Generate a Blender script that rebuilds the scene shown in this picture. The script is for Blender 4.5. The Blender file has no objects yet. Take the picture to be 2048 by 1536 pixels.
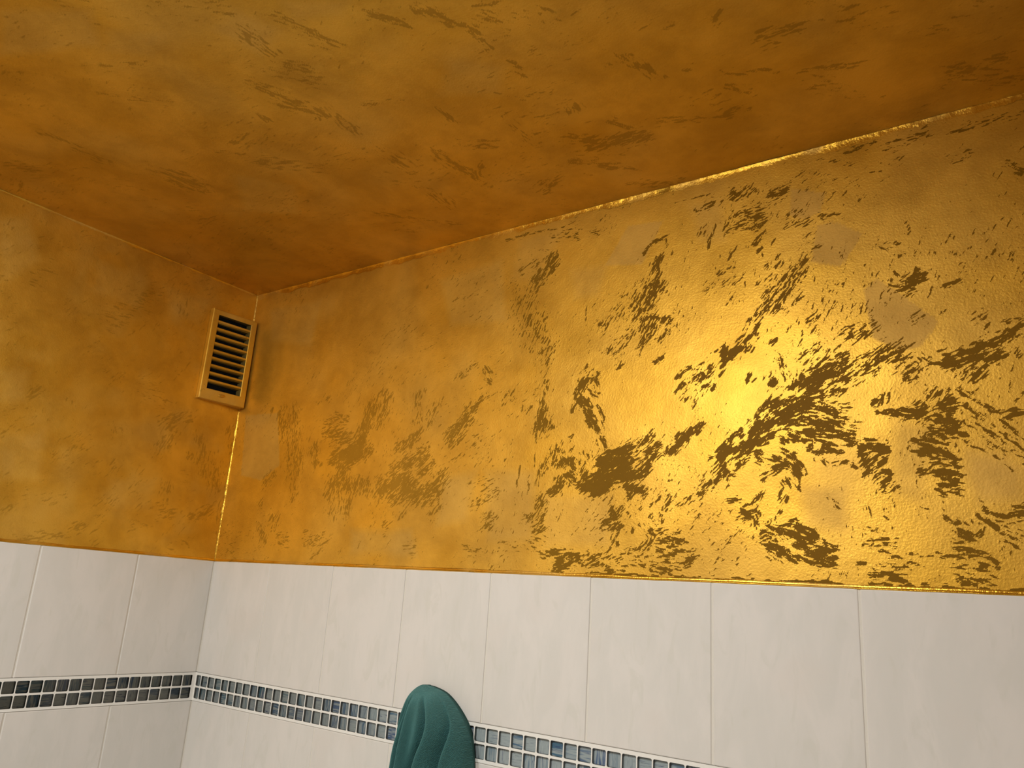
import bpy, bmesh, math, random
import numpy as np
from mathutils import Matrix, Vector

random.seed(7)
rng = np.random.default_rng(11)
scene = bpy.context.scene
COL = scene.collection

# ------------------------------------------------------------------ camera, light, exposure
CEIL = 0.6627            # ceiling height above the top edge of the wall tiles (z = 0)
FLOOR = -1.74
RX, FY = 2.5, -2.15      # the unseen right and front walls
FPX = 1575.2
cd = bpy.data.cameras.new('camera'); cam = bpy.data.objects.new('camera', cd); COL.objects.link(cam)
cd.sensor_fit = 'HORIZONTAL'; cd.sensor_width = 36.0; cd.lens = 36.0 * FPX / 2048.0
cd.clip_start = 0.01
R_, U_, D_ = Vector((0.8146, 0.5762, 0.0656)), Vector((0.1026, -0.2545, 0.9616)), Vector((-0.5708, 0.7767, 0.2664))
m = Matrix((R_, U_, -D_)).transposed().to_4x4(); m.translation = Vector((1.6509, -1.1281, -0.0472))
cam.matrix_world = m
scene.camera = cam

world = bpy.data.worlds.new('world'); scene.world = world; world.use_nodes = True
world.node_tree.nodes['Background'].inputs[0].default_value = (0.95, 0.95, 0.95, 1)
world.node_tree.nodes['Background'].inputs[1].default_value = 0.05

# two adjustable ceiling spots of the bathroom, both just above the top of the frame, tilted towards the corner
for lx, ly, lz, watts, aim in ((1.06, -1.08, 0.59, 10.5, (-0.14, 0.21, -0.97)), (0.60, -1.48, 0.59, 11.9, (-0.05, 0.20, -0.98))):
    ld = bpy.data.lights.new('ceiling_light', 'AREA'); lamp = bpy.data.objects.new('ceiling_light', ld); COL.objects.link(lamp)
    ld.shape = 'DISK'; ld.size = 0.13
    lamp.location = (lx, ly, lz); lamp.rotation_euler = Vector(aim).to_track_quat('-Z', 'Y').to_euler()
    ld.energy = watts; ld.color = (0.97, 1.0, 1.0)

vs = scene.view_settings
vs.view_transform = 'Standard'; vs.look = 'None'; vs.gamma = 1.0; vs.use_curve_mapping = False
vs.exposure = 0.0
scene.cycles.use_denoising = True

# ------------------------------------------------------------------ paint strokes, measured on the wall in millimetres
# (start a, start b, end a, end b, half width, density, bristle direction in degrees); a,b = x,z on the back wall, y,z on the
# left wall, x,y on the ceiling
STROKES_BACK = [
(780,642,952,642,3.3,0.5,180),(1141,629,1203,631,1.8,0.6,1),(1417,645,1466,643,3.8,0.45,179),(1479,630,1526,643,5.8,0.4,1),(1557,632,1645,632,5.4,0.35,180),(858,533,900,576,12.9,0.8,50),(817,564,853,581,4.4,0.6,30),(839,503,885,397,31.6,0.42,67),
(847,476,853,458,12.8,0.7,70),(893,623,951,616,10.6,0.5,176),(981,612,989,609,7.2,0.6,176),(1084,547,1101,564,3.8,0.7,38),(1101,564,1125,569,3.3,0.75,14),(1123,564,1127,552,2.8,0.6,58),(1118,536,1102,508,7.4,0.75,64),(1117,510,1107,479,7.3,0.7,64),
(1109,479,1074,445,20.2,0.6,58),(1075,444,1098,447,7.3,0.85,45),(1055,469,1010,429,15.2,0.45,51),(1097,424,1129,415,8,0.7,40),(1087,420,1090,398,8.1,0.65,58),(1102,403,1076,372,8.1,0.6,58),(1126,394,1115,385,6.2,0.6,58),(1071,411,1012,377,9.3,0.5,46),
(1049,388,1029,374,8.3,0.6,46),(973,468,971,442,1.5,0.6,82),(1181,605,1209,613,8.1,0.65,20),(1241,617,1257,616,12.1,0.7,33),(1310,602,1320,601,9.9,0.6,8),(1248,573,1289,575,6.8,0.5,2),(1282,555,1288,558,10,0.75,34),(1239,556,1276,555,7.6,0.55,3),
(1227,567,1242,573,7.8,0.55,58),(1292,540,1276,523,4.1,0.75,46),(1308,523,1301,514,2,0.8,52),(1286,513,1278,507,2.9,0.7,40),(1328,553,1344,558,8,0.45,34),(1323,542,1351,538,9.6,0.4,22),(1375,548,1400,544,4.6,0.7,3),(1380,535,1387,537,6.2,0.5,10),
(1367,493,1372,494,4.6,0.6,11),(1357,515,1369,503,9.3,0.3,23),(1191,569,1187,557,6.2,0.5,58),(1208,568,1199,534,3.5,0.5,75),(1244,524,1234,513,3,0.6,52),(1236,490,1215,480,3.4,0.6,40),(1195,471,1192,467,2.6,0.6,46),(1189,454,1203,469,5.1,0.35,46),
(1239,449,1228,428,5,0.45,52),(1254,471,1222,461,4.2,0.4,34),(1316,484,1297,480,6.4,0.6,53),(1319,500,1309,491,2.4,0.7,53),(1342,467,1311,416,17.1,0.62,49),(1357,471,1339,456,9.3,0.5,47),(1324,434,1314,411,6.2,0.9,53),(1309,464,1292,448,7.2,0.55,47),
(1303,442,1288,418,7.9,0.55,49),(1288,418,1277,400,7.9,0.55,53),(1279,394,1285,398,6.3,0.75,36),(1307,405,1307,402,4.7,0.5,47),(1343,417,1348,420,3,0.6,42),(1356,381,1362,384,6,0.65,36),(1388,396,1391,401,3.7,0.6,59),(1393,429,1396,435,3.7,0.45,48),
(1496,504,1496,489,4.2,0.55,48),(1454,493,1457,494,2.2,0.7,24),(1463,481,1482,476,4.9,0.45,12),(1459,472,1473,468,4.2,0.6,146),(1482,467,1488,458,1.4,0.7,128),(1463,612,1479,606,1.5,0.5,163),(1488,609,1492,611,3.7,0.5,22),(1450,598,1465,596,1.5,0.4,170),
(1561,594,1569,594,9.6,0.45,9),(1624,558,1637,544,6.4,0.45,141),(1489,413,1496,415,8.8,0.95,13),(1495,423,1499,432,3.4,0.9,69),(1467,417,1480,413,2.8,0.8,153),(1473,436,1477,428,1.7,0.8,120),(1533,403,1548,407,3.9,0.95,20),(1496,363,1505,364,6.6,0.5,27),
(1526,361,1530,367,3.2,0.5,49),(1564,355,1577,359,7.5,0.4,27),(1576,339,1581,343,1.8,0.6,44),(1593,362,1598,363,3.7,0.3,27),(1525,294,1553,296,6.3,1.1,11),(1543,302,1569,308,8,1.1,19),(1569,308,1613,324,9.7,0.85,22),(1562,293,1580,291,8.5,1,17),
(1562,318,1578,316,4.3,0.8,4),(1512,297,1523,293,4.5,0.85,173),(1565,284,1554,265,11,0.6,40),(1571,274,1555,261,2.4,0.8,40),(1605,295,1609,302,5.3,0.75,50),(1595,335,1618,339,6,0.5,16),(1580,323,1590,327,6.1,0.4,22),(1473,287,1487,294,5.2,0.95,25),
(1501,295,1492,285,4.5,0.9,44),(1479,280,1493,281,5.8,0.6,17),(1499,307,1508,304,4.5,0.55,130),(1520,311,1523,313,1.9,0.7,16),(1485,306,1489,307,3.3,0.5,27),(1470,318,1476,320,3.3,0.75,21),(1401,291,1466,315,16.4,0.55,30),(1410,348,1435,347,12.6,0.45,32),
(1404,363,1423,362,1.8,0.7,171),(1424,369,1428,369,2.8,0.6,171),(1435,367,1439,367,2.8,0.6,171),(1422,294,1438,301,6.2,0.75,30),(889,391,892,341,14.2,0.5,57),(906,404,874,387,8.2,0.45,51),(895,332,894,302,5,0.5,88),(895,289,893,261,13.8,0.72,80),
(908,259,909,249,5.8,0.65,79),(879,252,886,239,7.9,0.45,76),(812,315,816,327,9.4,0.55,63),(855,282,861,289,4,0.6,57),(841,284,846,292,4.1,0.55,57),(1002,341,974,333,9.4,0.7,46),(976,333,968,318,8.6,0.85,58),(995,326,1000,316,6.5,0.5,122),
(978,352,982,357,4.8,0.6,45),(961,316,952,278,5.7,0.85,64),(977,314,994,303,6.6,0.5,149),(964,293,981,285,8.5,1,162),(981,288,1004,243,8.3,0.88,121),(985,294,1005,255,4.6,0.6,121),(1008,277,1023,240,5.4,0.45,118),(1018,229,1022,220,6.3,0.7,123),
(1003,284,1005,279,2.8,0.7,123),(951,231,954,236,4.7,0.65,46),(1110,346,1124,351,5.2,0.7,41),(1044,341,1050,351,6.4,0.55,58),(1067,211,1046,201,7.8,0.95,25),(1031,193,1063,195,12.2,1.1,21),(1013,176,1060,185,10.5,1,21),(983,143,1064,174,14,1.1,26),
(1019,183,1063,189,12.2,1.1,21),(991,159,1016,163,8.9,1,16),(1012,141,1048,160,10.4,1.1,31),(1056,160,1084,169,11.9,1.1,26),(1069,141,1088,138,10.1,0.95,42),(1068,125,1075,132,7.6,0.7,53),(1108,186,1095,173,6.7,1.05,42),(1098,201,1111,207,8.4,0.75,26),
(1082,211,1089,215,7.7,0.7,41),(1099,222,1104,225,6.8,0.5,41),(1116,192,1126,202,5.8,0.75,42),(1138,196,1151,209,5.7,0.9,47),(1058,109,1050,103,4.2,0.8,47),(1041,102,1044,94,7.6,0.8,42),(1027,83,1050,84,6.8,0.75,18),(1048,81,1048,65,5,0.5,69),
(1035,50,1041,57,7.5,0.55,58),(1074,75,1075,80,2.9,0.8,64),(1062,99,1066,104,3.3,0.6,58),(927,184,954,191,9.3,0.8,58),(944,195,961,180,8.3,0.78,130),(929,190,905,183,9.4,0.6,70),(953,167,962,160,8.2,0.8,144),(937,154,929,144,9.2,0.95,58),
(912,139,926,144,7.4,0.9,21),(891,173,886,153,3.8,0.6,82),(849,187,847,150,2.2,0.8,86),(865,197,864,189,2,0.75,88),(881,209,881,185,1.9,0.7,92),(919,202,906,181,11.4,0.45,76),(925,218,919,198,8.5,0.65,67),(984,174,974,157,7.2,0.6,58),
(980,202,985,195,4.5,0.5,124),(889,129,895,114,8.5,0.65,58),(895,93,899,99,7.5,0.55,46),(898,81,888,69,13,0.55,26),(875,91,880,96,7.5,0.45,36),(859,84,867,87,6.6,0.4,17),(875,56,901,60,11.1,0.45,156),(831,44,847,48,13.3,0.35,9),
(908,41,960,34,7.1,0.5,173),(930,16,972,26,7.9,0.9,14),(934,13,965,12,5.3,0.95,6),(972,19,1038,19,7.6,0.65,19),(997,33,1076,38,8.3,0.45,23),(1060,22,1149,20,9.5,0.45,168),(1090,44,1105,60,8,0.6,48),(1099,69,1103,62,7.2,0.6,134),
(1116,71,1121,73,5.6,0.75,28),(1127,57,1155,51,9.4,0.65,158),(1134,43,1153,40,9.3,0.5,158),(1113,122,1118,127,5.7,0.65,53),(1108,114,1111,117,4.1,0.6,48),(1130,108,1133,111,4.8,0.65,43),(1137,119,1141,124,4.8,0.5,58),(1105,95,1108,100,4.1,0.7,48),
(1124,99,1122,90,4,0.7,69),(1109,87,1115,80,7.2,0.35,133),(1083,94,1089,83,6.6,0.35,129),(1134,150,1137,153,2.4,0.6,58),(1285,397,1272,383,5.5,0.6,53),(1262,396,1258,384,6.4,0.4,58),(1274,370,1261,359,5.5,0.8,47),(1250,361,1254,365,5.6,0.6,36),
(1266,346,1270,352,6.3,0.78,58),(1257,351,1238,339,6.4,1,30),(1222,342,1226,346,7.3,1.1,47),(1219,326,1223,336,6.5,0.7,58),(1210,350,1212,351,2.9,0.9,41),(1216,313,1221,319,3.2,0.95,53),(1149,316,1153,327,3.8,0.9,64),(1153,327,1169,333,3.8,0.85,30),
(1176,328,1191,336,5,0.6,36),(1147,298,1150,303,4.2,0.9,58),(1179,313,1198,317,6.6,0.65,36),(1191,313,1196,317,6.5,0.95,47),(1200,324,1203,330,4.1,0.75,53),(1184,300,1192,296,6.5,0.7,36),(1203,293,1208,297,4,0.95,42),(1191,286,1194,289,4.1,0.55,47),
(1159,282,1164,286,5,0.5,47),(1175,279,1181,265,7.3,0.4,58),(1161,307,1173,310,8.3,0.4,36),(1266,309,1257,299,3.9,0.75,53),(1270,298,1273,302,3.1,0.6,48),(1296,290,1300,294,6,1,37),(1297,351,1304,355,3.8,0.9,36),(1311,319,1325,285,13.4,0.3,102),
(1336,295,1327,284,6.6,0.95,59),(1340,287,1346,293,5.1,0.78,37),(1312,280,1317,282,5.9,0.5,37),(1348,332,1379,325,8.7,0.45,43),(1361,339,1366,343,5.1,0.5,37),(1347,322,1379,318,7.3,0.5,43),(1333,323,1339,327,4.5,0.45,42),(1352,302,1402,309,10,0.72,26),
(1347,289,1384,300,10.1,0.9,27),(1353,285,1400,291,8.5,0.78,25),(1349,278,1383,283,7.1,0.72,25),(1359,267,1400,271,8.4,0.5,22),(1351,269,1370,260,5.7,0.6,164),(1340,263,1299,257,6.6,0.92,27),(1346,255,1314,243,11.6,1,27),(1321,244,1282,225,11.8,1.08,38),
(1293,264,1280,252,5.3,0.85,48),(1277,248,1296,248,6,0.6,43),(1280,225,1262,204,9.7,1.05,43),(1274,235,1280,237,4.5,0.8,37),(1250,222,1234,208,6.1,0.85,48),(1346,252,1376,241,6.4,0.85,159),(1327,240,1364,229,7.1,0.72,165),(1345,235,1393,222,5.6,0.72,163),
(1357,222,1375,217,8.4,1,165),(1375,217,1397,208,6.2,0.82,160),(1317,232,1351,223,5.7,0.72,165),(1320,213,1338,204,8.6,0.9,161),(1344,211,1363,210,9.8,0.85,168),(1363,210,1397,200,6.9,0.68,166),(1302,230,1314,221,5.9,0.5,156),(1382,252,1399,248,6.9,0.4,175),
(1385,234,1405,227,9.6,0.45,170),(1269,202,1232,188,9.1,1.05,38),(1269,195,1292,208,6.7,1,33),(1237,190,1221,180,8.4,1,43),(1262,186,1251,182,6,0.88,27),(1223,178,1214,167,7.7,0.95,48),(1220,166,1220,156,6.9,1,59),(1230,156,1237,156,3.8,0.85,3),
(1244,170,1253,177,4.5,0.85,48),(1210,148,1214,152,5.4,0.85,43),(1203,145,1190,139,5.4,0.72,43),(1184,129,1189,132,4.6,0.65,38),(1179,123,1151,111,4.7,0.4,38),(1138,125,1132,108,5.6,0.6,53),(1200,182,1205,183,3.1,0.9,177),(1162,218,1137,195,8.1,0.9,47),
(1187,236,1148,211,8.1,0.82,45),(1174,224,1164,209,4.8,0.6,53),(1275,177,1294,173,6.6,0.6,152),(1279,185,1284,182,5.9,0.6,152),(1294,174,1312,167,7.9,0.82,147),(1304,181,1322,177,6.5,0.6,147),(1319,175,1328,166,7.1,0.9,132),(1327,166,1333,153,6.3,0.9,113),
(1331,150,1335,131,4.2,0.5,106),(1304,163,1310,166,6.4,0.9,39),(1286,153,1300,161,5.1,0.6,28),(1282,145,1287,148,3.6,0.7,28),(1318,146,1319,139,5.6,0.7,128),(1308,121,1311,128,4.9,0.6,59),(1317,118,1318,122,3.5,0.6,59),(1307,105,1310,108,3.5,0.85,49),
(1279,127,1271,116,5.8,0.55,54),(1261,110,1265,113,3.6,0.6,39),(1266,102,1269,105,3.6,0.85,29),(1253,97,1260,95,5.1,0.85,165),(1271,97,1272,80,4.3,0.72,104),(1246,88,1254,89,7.3,0.35,19),(1233,118,1241,118,4.5,0.9,179),(1247,113,1249,114,1.8,0.85,179),
(1308,204,1314,199,6.5,0.65,141),(1356,195,1373,187,7.6,0.85,161),(1350,186,1356,188,5.6,0.6,18),(1378,182,1387,181,4.8,0.65,177),(1381,165,1390,167,6.7,0.5,19),(1358,174,1364,167,5.5,0.35,126),(1371,119,1378,112,6.7,0.45,137),(1288,87,1291,90,3.5,0.6,59),
(1287,82,1303,78,6.3,0.72,155),(1303,78,1311,71,4.2,0.95,140),(1282,66,1288,69,6.3,0.5,10),(1315,83,1325,86,5.5,0.78,10),(1328,85,1331,81,2.7,0.7,129),(1319,74,1328,70,5.5,0.75,155),(1332,75,1354,68,6.1,0.97,162),(1329,70,1345,61,4.1,1,153),
(1339,61,1371,52,6,0.9,165),(1330,52,1342,49,4.7,0.9,160),(1345,47,1373,39,6.6,0.9,163),(1288,51,1302,47,5.6,0.9,161),(1302,49,1315,43,4.8,0.85,156),(1307,40,1327,28,5.4,1,149),(1292,40,1302,30,6.2,0.6,141),(1281,54,1285,56,4.9,0.6,20),
(1333,36,1350,32,6,0.78,166),(1350,32,1373,29,5.2,0.82,173),(1358,66,1368,60,3.3,0.5,149),(1135,57,1150,52,9.4,0.85,162),(1131,42,1146,45,10.9,0.6,10),(1174,36,1168,27,7.6,0.65,20),(1453,255,1453,245,5.3,0.82,69),(1440,247,1444,249,4.7,0.7,28),
(1446,235,1482,231,5.2,0.78,166),(1461,230,1478,225,3.9,0.78,164),(1490,227,1496,230,7.6,1.1,18),(1495,234,1499,238,5.1,0.85,50),(1505,252,1517,249,5,0.6,39),(1516,257,1517,245,3.8,0.7,68),(1525,253,1527,257,2.5,0.7,59),(1517,237,1529,242,5.6,0.9,24),
(1518,233,1533,233,5.6,0.9,7),(1530,224,1532,212,9.2,1.05,18),(1515,214,1526,212,5.5,1,158),(1528,207,1536,206,7.3,0.95,170),(1506,204,1520,197,5.5,0.82,167),(1526,199,1544,195,5.4,0.92,167),(1538,211,1543,216,5.4,0.6,59),(1538,237,1546,234,4.9,0.5,152),
(1482,193,1522,183,2.5,0.78,165),(1505,189,1514,185,3.1,0.88,165),(1510,193,1543,193,3.6,0.4,170),(1479,179,1486,177,1.9,0.75,157),(1497,180,1504,173,5.6,0.88,154),(1490,174,1513,171,5.5,1,163),(1512,173,1528,161,5.4,1,149),(1528,161,1532,163,4.2,0.8,177),
(1501,162,1517,158,6.1,0.4,172),(1498,155,1494,148,3.1,0.75,59),(1522,154,1526,155,4.8,0.78,172),(1511,145,1525,144,7.2,0.82,169),(1514,137,1525,135,5.4,1,172),(1487,147,1502,151,5.5,0.6,20),(1501,134,1530,129,6,0.5,169),(1503,128,1511,125,3,0.88,163),
(1510,122,1529,117,4.7,0.5,167),(1426,184,1446,181,7.2,0.97,2),(1427,191,1435,191,4.6,0.78,7),(1398,210,1409,207,5.4,0.82,163),(1397,197,1425,193,6.7,0.5,164),(1443,169,1448,173,5.8,0.65,35),(1429,164,1436,168,6.5,0.78,40),(1422,176,1426,180,4.6,0.7,29),
(1443,159,1448,164,5.8,0.72,35),(1429,158,1426,148,9.1,0.65,38),(1445,150,1453,148,3.8,1,172),(1433,149,1441,152,7.7,0.6,35),(1444,134,1449,139,5.1,0.78,35),(1455,135,1446,126,6.3,0.4,38),(1403,161,1409,159,3.3,0.7,161),(1456,125,1462,129,5,0.35,38),
(1543,252,1576,225,4.2,0.55,138),(1571,228,1576,223,4.1,0.82,138),(1561,206,1572,196,2.7,0.88,136),(1556,217,1592,185,12.9,0.4,136),(1586,209,1596,199,4.6,0.65,135),(1585,222,1608,224,4.6,0.88,10),(1594,218,1606,219,3.5,0.92,5),(1596,233,1610,248,4.6,0.5,45),
(1544,183,1562,174,3,0.65,151),(1571,167,1579,163,2.9,0.72,151),(1582,157,1590,150,2.3,0.68,140),(1555,199,1602,167,9.3,0.42,144),(1597,168,1601,166,2.8,0.7,165),(1440,94,1447,90,1.9,0.78,152),(1484,105,1491,103,1.5,0.78,159),(1419,81,1437,75,3.8,0.55,164),
(1420,66,1451,65,3.1,0.5,176),(1413,60,1451,59,3.1,0.55,175),(1424,55,1442,51,2.5,0.65,170),(1447,44,1454,43,1.8,0.88,176),(1465,48,1523,43,2.9,0.65,176),(1501,47,1518,43,3.5,0.78,168),(1508,91,1529,80,4.7,0.5,151),(1520,85,1524,82,2.3,0.88,140),
(1516,69,1539,62,6.9,0.5,155),(1542,69,1546,74,4,0.78,51),(1518,60,1525,60,2.3,0.7,175),(1525,48,1547,47,5.1,0.6,172),(1524,41,1559,41,5.6,0.5,172),(1552,46,1561,38,5,0.6,135),(1547,29,1554,30,6.1,0.78,170),(1523,32,1547,28,6.8,0.45,168),
(1525,17,1550,17,6.7,0.55,165),(1528,13,1534,14,5.6,0.78,165),(1556,108,1568,104,4.6,0.72,153),(1573,100,1576,96,4.5,0.78,133),(1549,97,1552,93,3.4,0.88,139),(1559,90,1569,81,3.4,0.95,136),(1579,95,1596,98,6.6,0.72,5),(1577,76,1590,69,5.5,0.55,154),
(1575,64,1585,57,2.2,0.78,143),(1403,33,1416,34,1.6,0.82,1),(1427,29,1449,30,4.9,0.45,2),(1461,32,1464,31,3,0.78,165),(1464,37,1477,35,3,0.5,173),(1494,25,1508,27,2.3,0.5,2),(1421,16,1448,16,3.7,0.9,179),(1419,19,1463,18,1.8,0.6,179),
(1442,9,1470,6,4.2,1,177),(1421,5,1442,5,2.4,0.82,179),(1481,9,1488,8,2.3,0.7,177),(1504,6,1524,6,4,1,179),(1472,3,1587,3,2.5,0.95,179),(1002,6,1395,4,1.8,0.85,179),(157,346,180,281,11.7,0.55,87),(203,321,240,202,33.9,0.42,90),
(152,401,158,389,4.5,0.5,95),(123,352,126,338,4.5,0.6,96),(313,364,321,370,5.5,0.55,35),(490,364,495,350,7.6,0.55,56),(460,337,442,267,17.8,0.75,74),(501,338,481,299,20,0.55,71),(332,311,386,304,10.7,0.5,176),(329,288,401,259,21.1,0.5,11),
(365,222,447,237,17.9,0.88,21),(437,244,444,252,15.1,0.82,49),(453,224,458,232,12.5,0.7,56),(730,393,691,369,7.9,0.5,44),(759,376,767,360,9.8,0.6,135),(749,322,741,303,9.8,0.72,50),(778,330,751,322,5.4,0.5,22),(730,294,686,235,15.3,0.6,47),
(692,256,700,263,13.2,0.72,44),(594,348,588,288,14.2,0.45,84),(638,322,625,288,13.9,0.42,73),(597,269,578,245,11.7,0.6,57),(549,239,559,243,11.9,0.55,44),(506,254,505,234,4.9,0.5,85),(621,219,541,190,18.5,0.6,32),(295,250,310,215,12.1,0.5,79),
(394,195,361,158,16.7,0.72,63),(394,167,471,160,19.8,0.72,71),(368,147,380,105,17.7,0.4,86),(417,151,415,117,19.9,0.4,85),(532,184,588,202,11.7,0.6,32),(607,209,631,200,11.3,0.65,33),(618,189,626,192,6.8,0.6,28),(525,156,587,157,25.5,0.8,38),
(596,142,659,155,22.2,0.75,39),(668,157,676,162,13,0.6,45),(617,127,662,136,15.4,0.6,34),(658,105,664,114,15.1,0.45,57),(575,103,569,91,7.9,0.65,57),(529,76,538,80,8.1,0.5,24),(504,134,510,144,14.2,0.5,70),(756,127,795,140,14.2,0.5,25),
(783,87,793,94,13.9,0.45,35),(595,45,610,45,11,0.45,1),(144,70,161,56,14,0.5,79),(145,183,159,192,20.1,0.4,55),(190,83,196,94,13.8,0.45,71),(248,137,252,146,10.8,0.5,71),(127,125,132,134,11.5,0.35,56),(218,48,238,48,13.4,0.4,1),
(314,54,358,52,15.2,0.5,15),(384,60,334,15,5,0.5,44),(732,44,777,34,8,0.4,173),(747,157,793,161,10.3,0.4,15),
]
STROKES_LEFT = [
(-184,296,-131,316,14.2,0.45,31),(-164,274,-177,230,16.2,0.5,70),(-83,273,-61,193,17.2,0.45,95),(-45,237,-28,168,17.5,0.5,95),(-107,224,-107,235,7.2,0.55,85),(-152,154,-139,99,13.7,0.45,90),(-149,96,-133,98,16,0.55,7),(-69,97,-39,112,12.1,0.65,45),
(-17,299,-14,312,12.9,0.5,78),(2,258,3,271,10.4,0.6,89),(-112,26,-87,21,13.8,0.35,159),(-333,33,-323,40,9.9,0.6,38),(-418,11,-350,25,7.5,0.5,14),(-440,4,-329,33,3.8,0.5,14),(-385,91,-370,101,13.5,0.35,29),(-281,98,-269,103,14.6,0.35,49),
(-469,279,-454,289,15.2,0.35,45),(-373,193,-355,205,20,0.35,52),(-193,59,-177,57,8.8,0.4,168),(-469,53,-461,62,10.7,0.4,52),(-493,202,-481,212,11,0.3,55),(-6,117,2,48,10,0.45,94),(-232,352,-193,339,18.4,0.3,175),(-205,588,-169,538,14.8,0.3,81),
(-349,478,-272,551,24.7,0.3,179),(-518,505,-494,530,17.6,0.3,179),
]
STROKES_CEIL = [
(734,-740,826,-672,10.8,0.3,31),(590,-685,628,-668,7.3,0.4,30),(545,-717,566,-690,9.2,0.3,43),(508,-645,556,-603,10.1,0.3,38),(486,-668,500,-660,4,0.4,30),(874,-628,885,-566,17.6,0.4,62),(801,-635,800,-583,11.8,0.45,89),(796,-556,817,-521,19.9,0.5,46),
(724,-554,747,-493,17.4,0.45,66),(716,-501,748,-468,8.1,0.6,44),(660,-500,664,-488,8.4,0.5,95),(765,-458,769,-409,16.5,0.5,97),(556,-468,604,-480,15.8,0.4,169),(510,-463,532,-445,9.5,0.45,38),(554,-407,609,-358,19.5,0.4,38),(362,-454,367,-427,26.5,0.6,75),
(358,-491,361,-474,18,0.4,74),(288,-659,301,-622,8.2,0.5,100),(293,-604,296,-545,14.9,0.5,75),(125,-625,136,-610,26.4,0.35,29),(430,-755,438,-746,11.6,0.35,30),(978,-569,1008,-530,9.2,0.65,53),(1035,-546,1073,-482,10.7,0.65,62),(1073,-482,1073,-440,7.2,0.65,87),
(1103,-513,1126,-503,7.3,0.55,31),(1110,-482,1165,-453,16.5,0.4,59),(1095,-461,1108,-457,12.5,0.35,31),(1085,-406,1075,-374,6,0.6,67),(1020,-360,1052,-331,5.6,0.4,43),(833,-440,888,-426,7.7,0.4,18),(923,-377,919,-340,6,0.45,93),(1198,-361,1225,-328,9.7,0.45,70),
(1188,-324,1198,-323,11.8,0.45,59),(1231,-310,1237,-274,10.1,0.65,80),(1099,-270,1114,-273,9.5,0.5,101),(1135,-216,1149,-191,9.9,0.6,61),(1084,-173,1156,-158,16.6,0.75,169),(1063,-210,1081,-181,8.4,0.6,47),(1028,-152,1101,-84,11.3,0.5,38),(834,-274,859,-188,10.6,0.6,79),
(893,-220,854,-191,7.1,0.6,144),(900,-277,942,-253,13,0.45,29),(995,-284,989,-239,14.5,0.4,89),(775,-333,769,-289,18.4,0.35,83),(747,-204,745,-123,11.9,0.45,95),(600,-174,711,-71,11.5,0.35,45),(937,-101,963,-110,17.2,0.45,163),(1075,-33,1156,-11,9.5,0.55,6),
(1281,-274,1289,-274,6.6,0.35,30),(1357,-350,1337,-330,4.4,0.5,144),(1293,-358,1301,-357,8.9,0.4,31),(1384,-286,1429,-275,8.9,0.5,7),(1379,-270,1388,-269,9.2,0.55,179),(1453,-277,1489,-256,2.1,0.5,31),(1316,-243,1378,-203,4.1,0.65,36),(1409,-188,1474,-168,7.3,0.55,17),
(1420,-152,1461,-109,13.6,0.35,38),(1315,-203,1328,-186,7.8,0.6,52),(1291,-145,1315,-147,9.3,0.6,175),(1201,-179,1277,-141,9.6,0.35,21),(1578,-98,1621,-82,15.6,0.55,12),(1576,-77,1649,-34,19.3,0.45,22),(1487,-82,1494,-83,4.3,0.5,172),
]
VEILS_BACK = [(0.85, [(1006, 540), (1080, 528), (1118, 601), (1051, 608)]), (0.4, [(936, 545), (1008, 540), (996, 485), (949, 488)]), (0.85, [(1334, 604), (1385, 583), (1377, 553), (1351, 547), (1332, 557)]), (0.9, [(1372, 531), (1399, 530), (1433, 503), (1403, 457), (1360, 474)]), (1.0, [(1449, 429), (1472, 407), (1522, 353), (1501, 322), (1473, 318), (1440, 341), (1432, 414)]), (0.5, [(1543, 173), (1577, 165), (1600, 145), (1597, 112), (1551, 112), (1540, 144)]), (0.45, [(774, 180), (880, 175), (882, 57), (791, 56)]), (0.4, [(906, 129), (1035, 130), (1032, 50), (915, 49)]), (0.35, [(1461, 221), (1504, 211), (1486, 114), (1457, 121)]), (0.4, [(1336, 134), (1394, 132), (1392, 75), (1339, 82)]), (0.8, [(27, 346), (147, 343), (182, 217), (123, 185), (45, 199)]), (0.6, [(439, 72), (604, 71), (623, 26), (447, 27)]), (0.5, [(674, 167), (751, 182), (737, 91), (666, 82)]), (0.5, [(619, 586), (772, 599), (795, 470), (657, 481)]), (0.5, [(61, 612), (246, 607), (233, 497), (79, 531)]), (0.4, [(817, 632), (909, 631), (870, 537), (800, 551)]), (0.5, [(1168, 617), (1220, 612), (1228, 538), (1186, 548)])]
VEILS_LEFT = [(0.6, [(-594, 601), (-546, 635), (-509, 552), (-552, 492), (-568, 486)]), (0.5, [(-504, 194), (-427, 220), (-416, 122), (-486, 111)]), (0.5, [(-396, 598), (-281, 596), (-289, 521), (-392, 531)]), (0.5, [(-531, 315), (-479, 329), (-476, 269), (-518, 259)]), (0.4, [(-280, 144), (-181, 160), (-180, 94), (-264, 94)]), (0.4, [(-244, 598), (-128, 603), (-142, 535), (-221, 545)])]
VEILS_CEIL = [(0.6, [(553, -835), (662, -770), (604, -726), (450, -792)]), (0.5, [(831, -669), (852, -613), (786, -595), (774, -659)]), (0.5, [(896, -649), (974, -603), (943, -591), (884, -615)]), (0.4, [(469, -407), (539, -328), (453, -244), (369, -312)]), (0.4, [(1010, -451), (1070, -404), (1024, -354), (947, -398)]), (0.4, [(647, -735), (705, -689), (647, -677), (599, -717)])]


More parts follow.
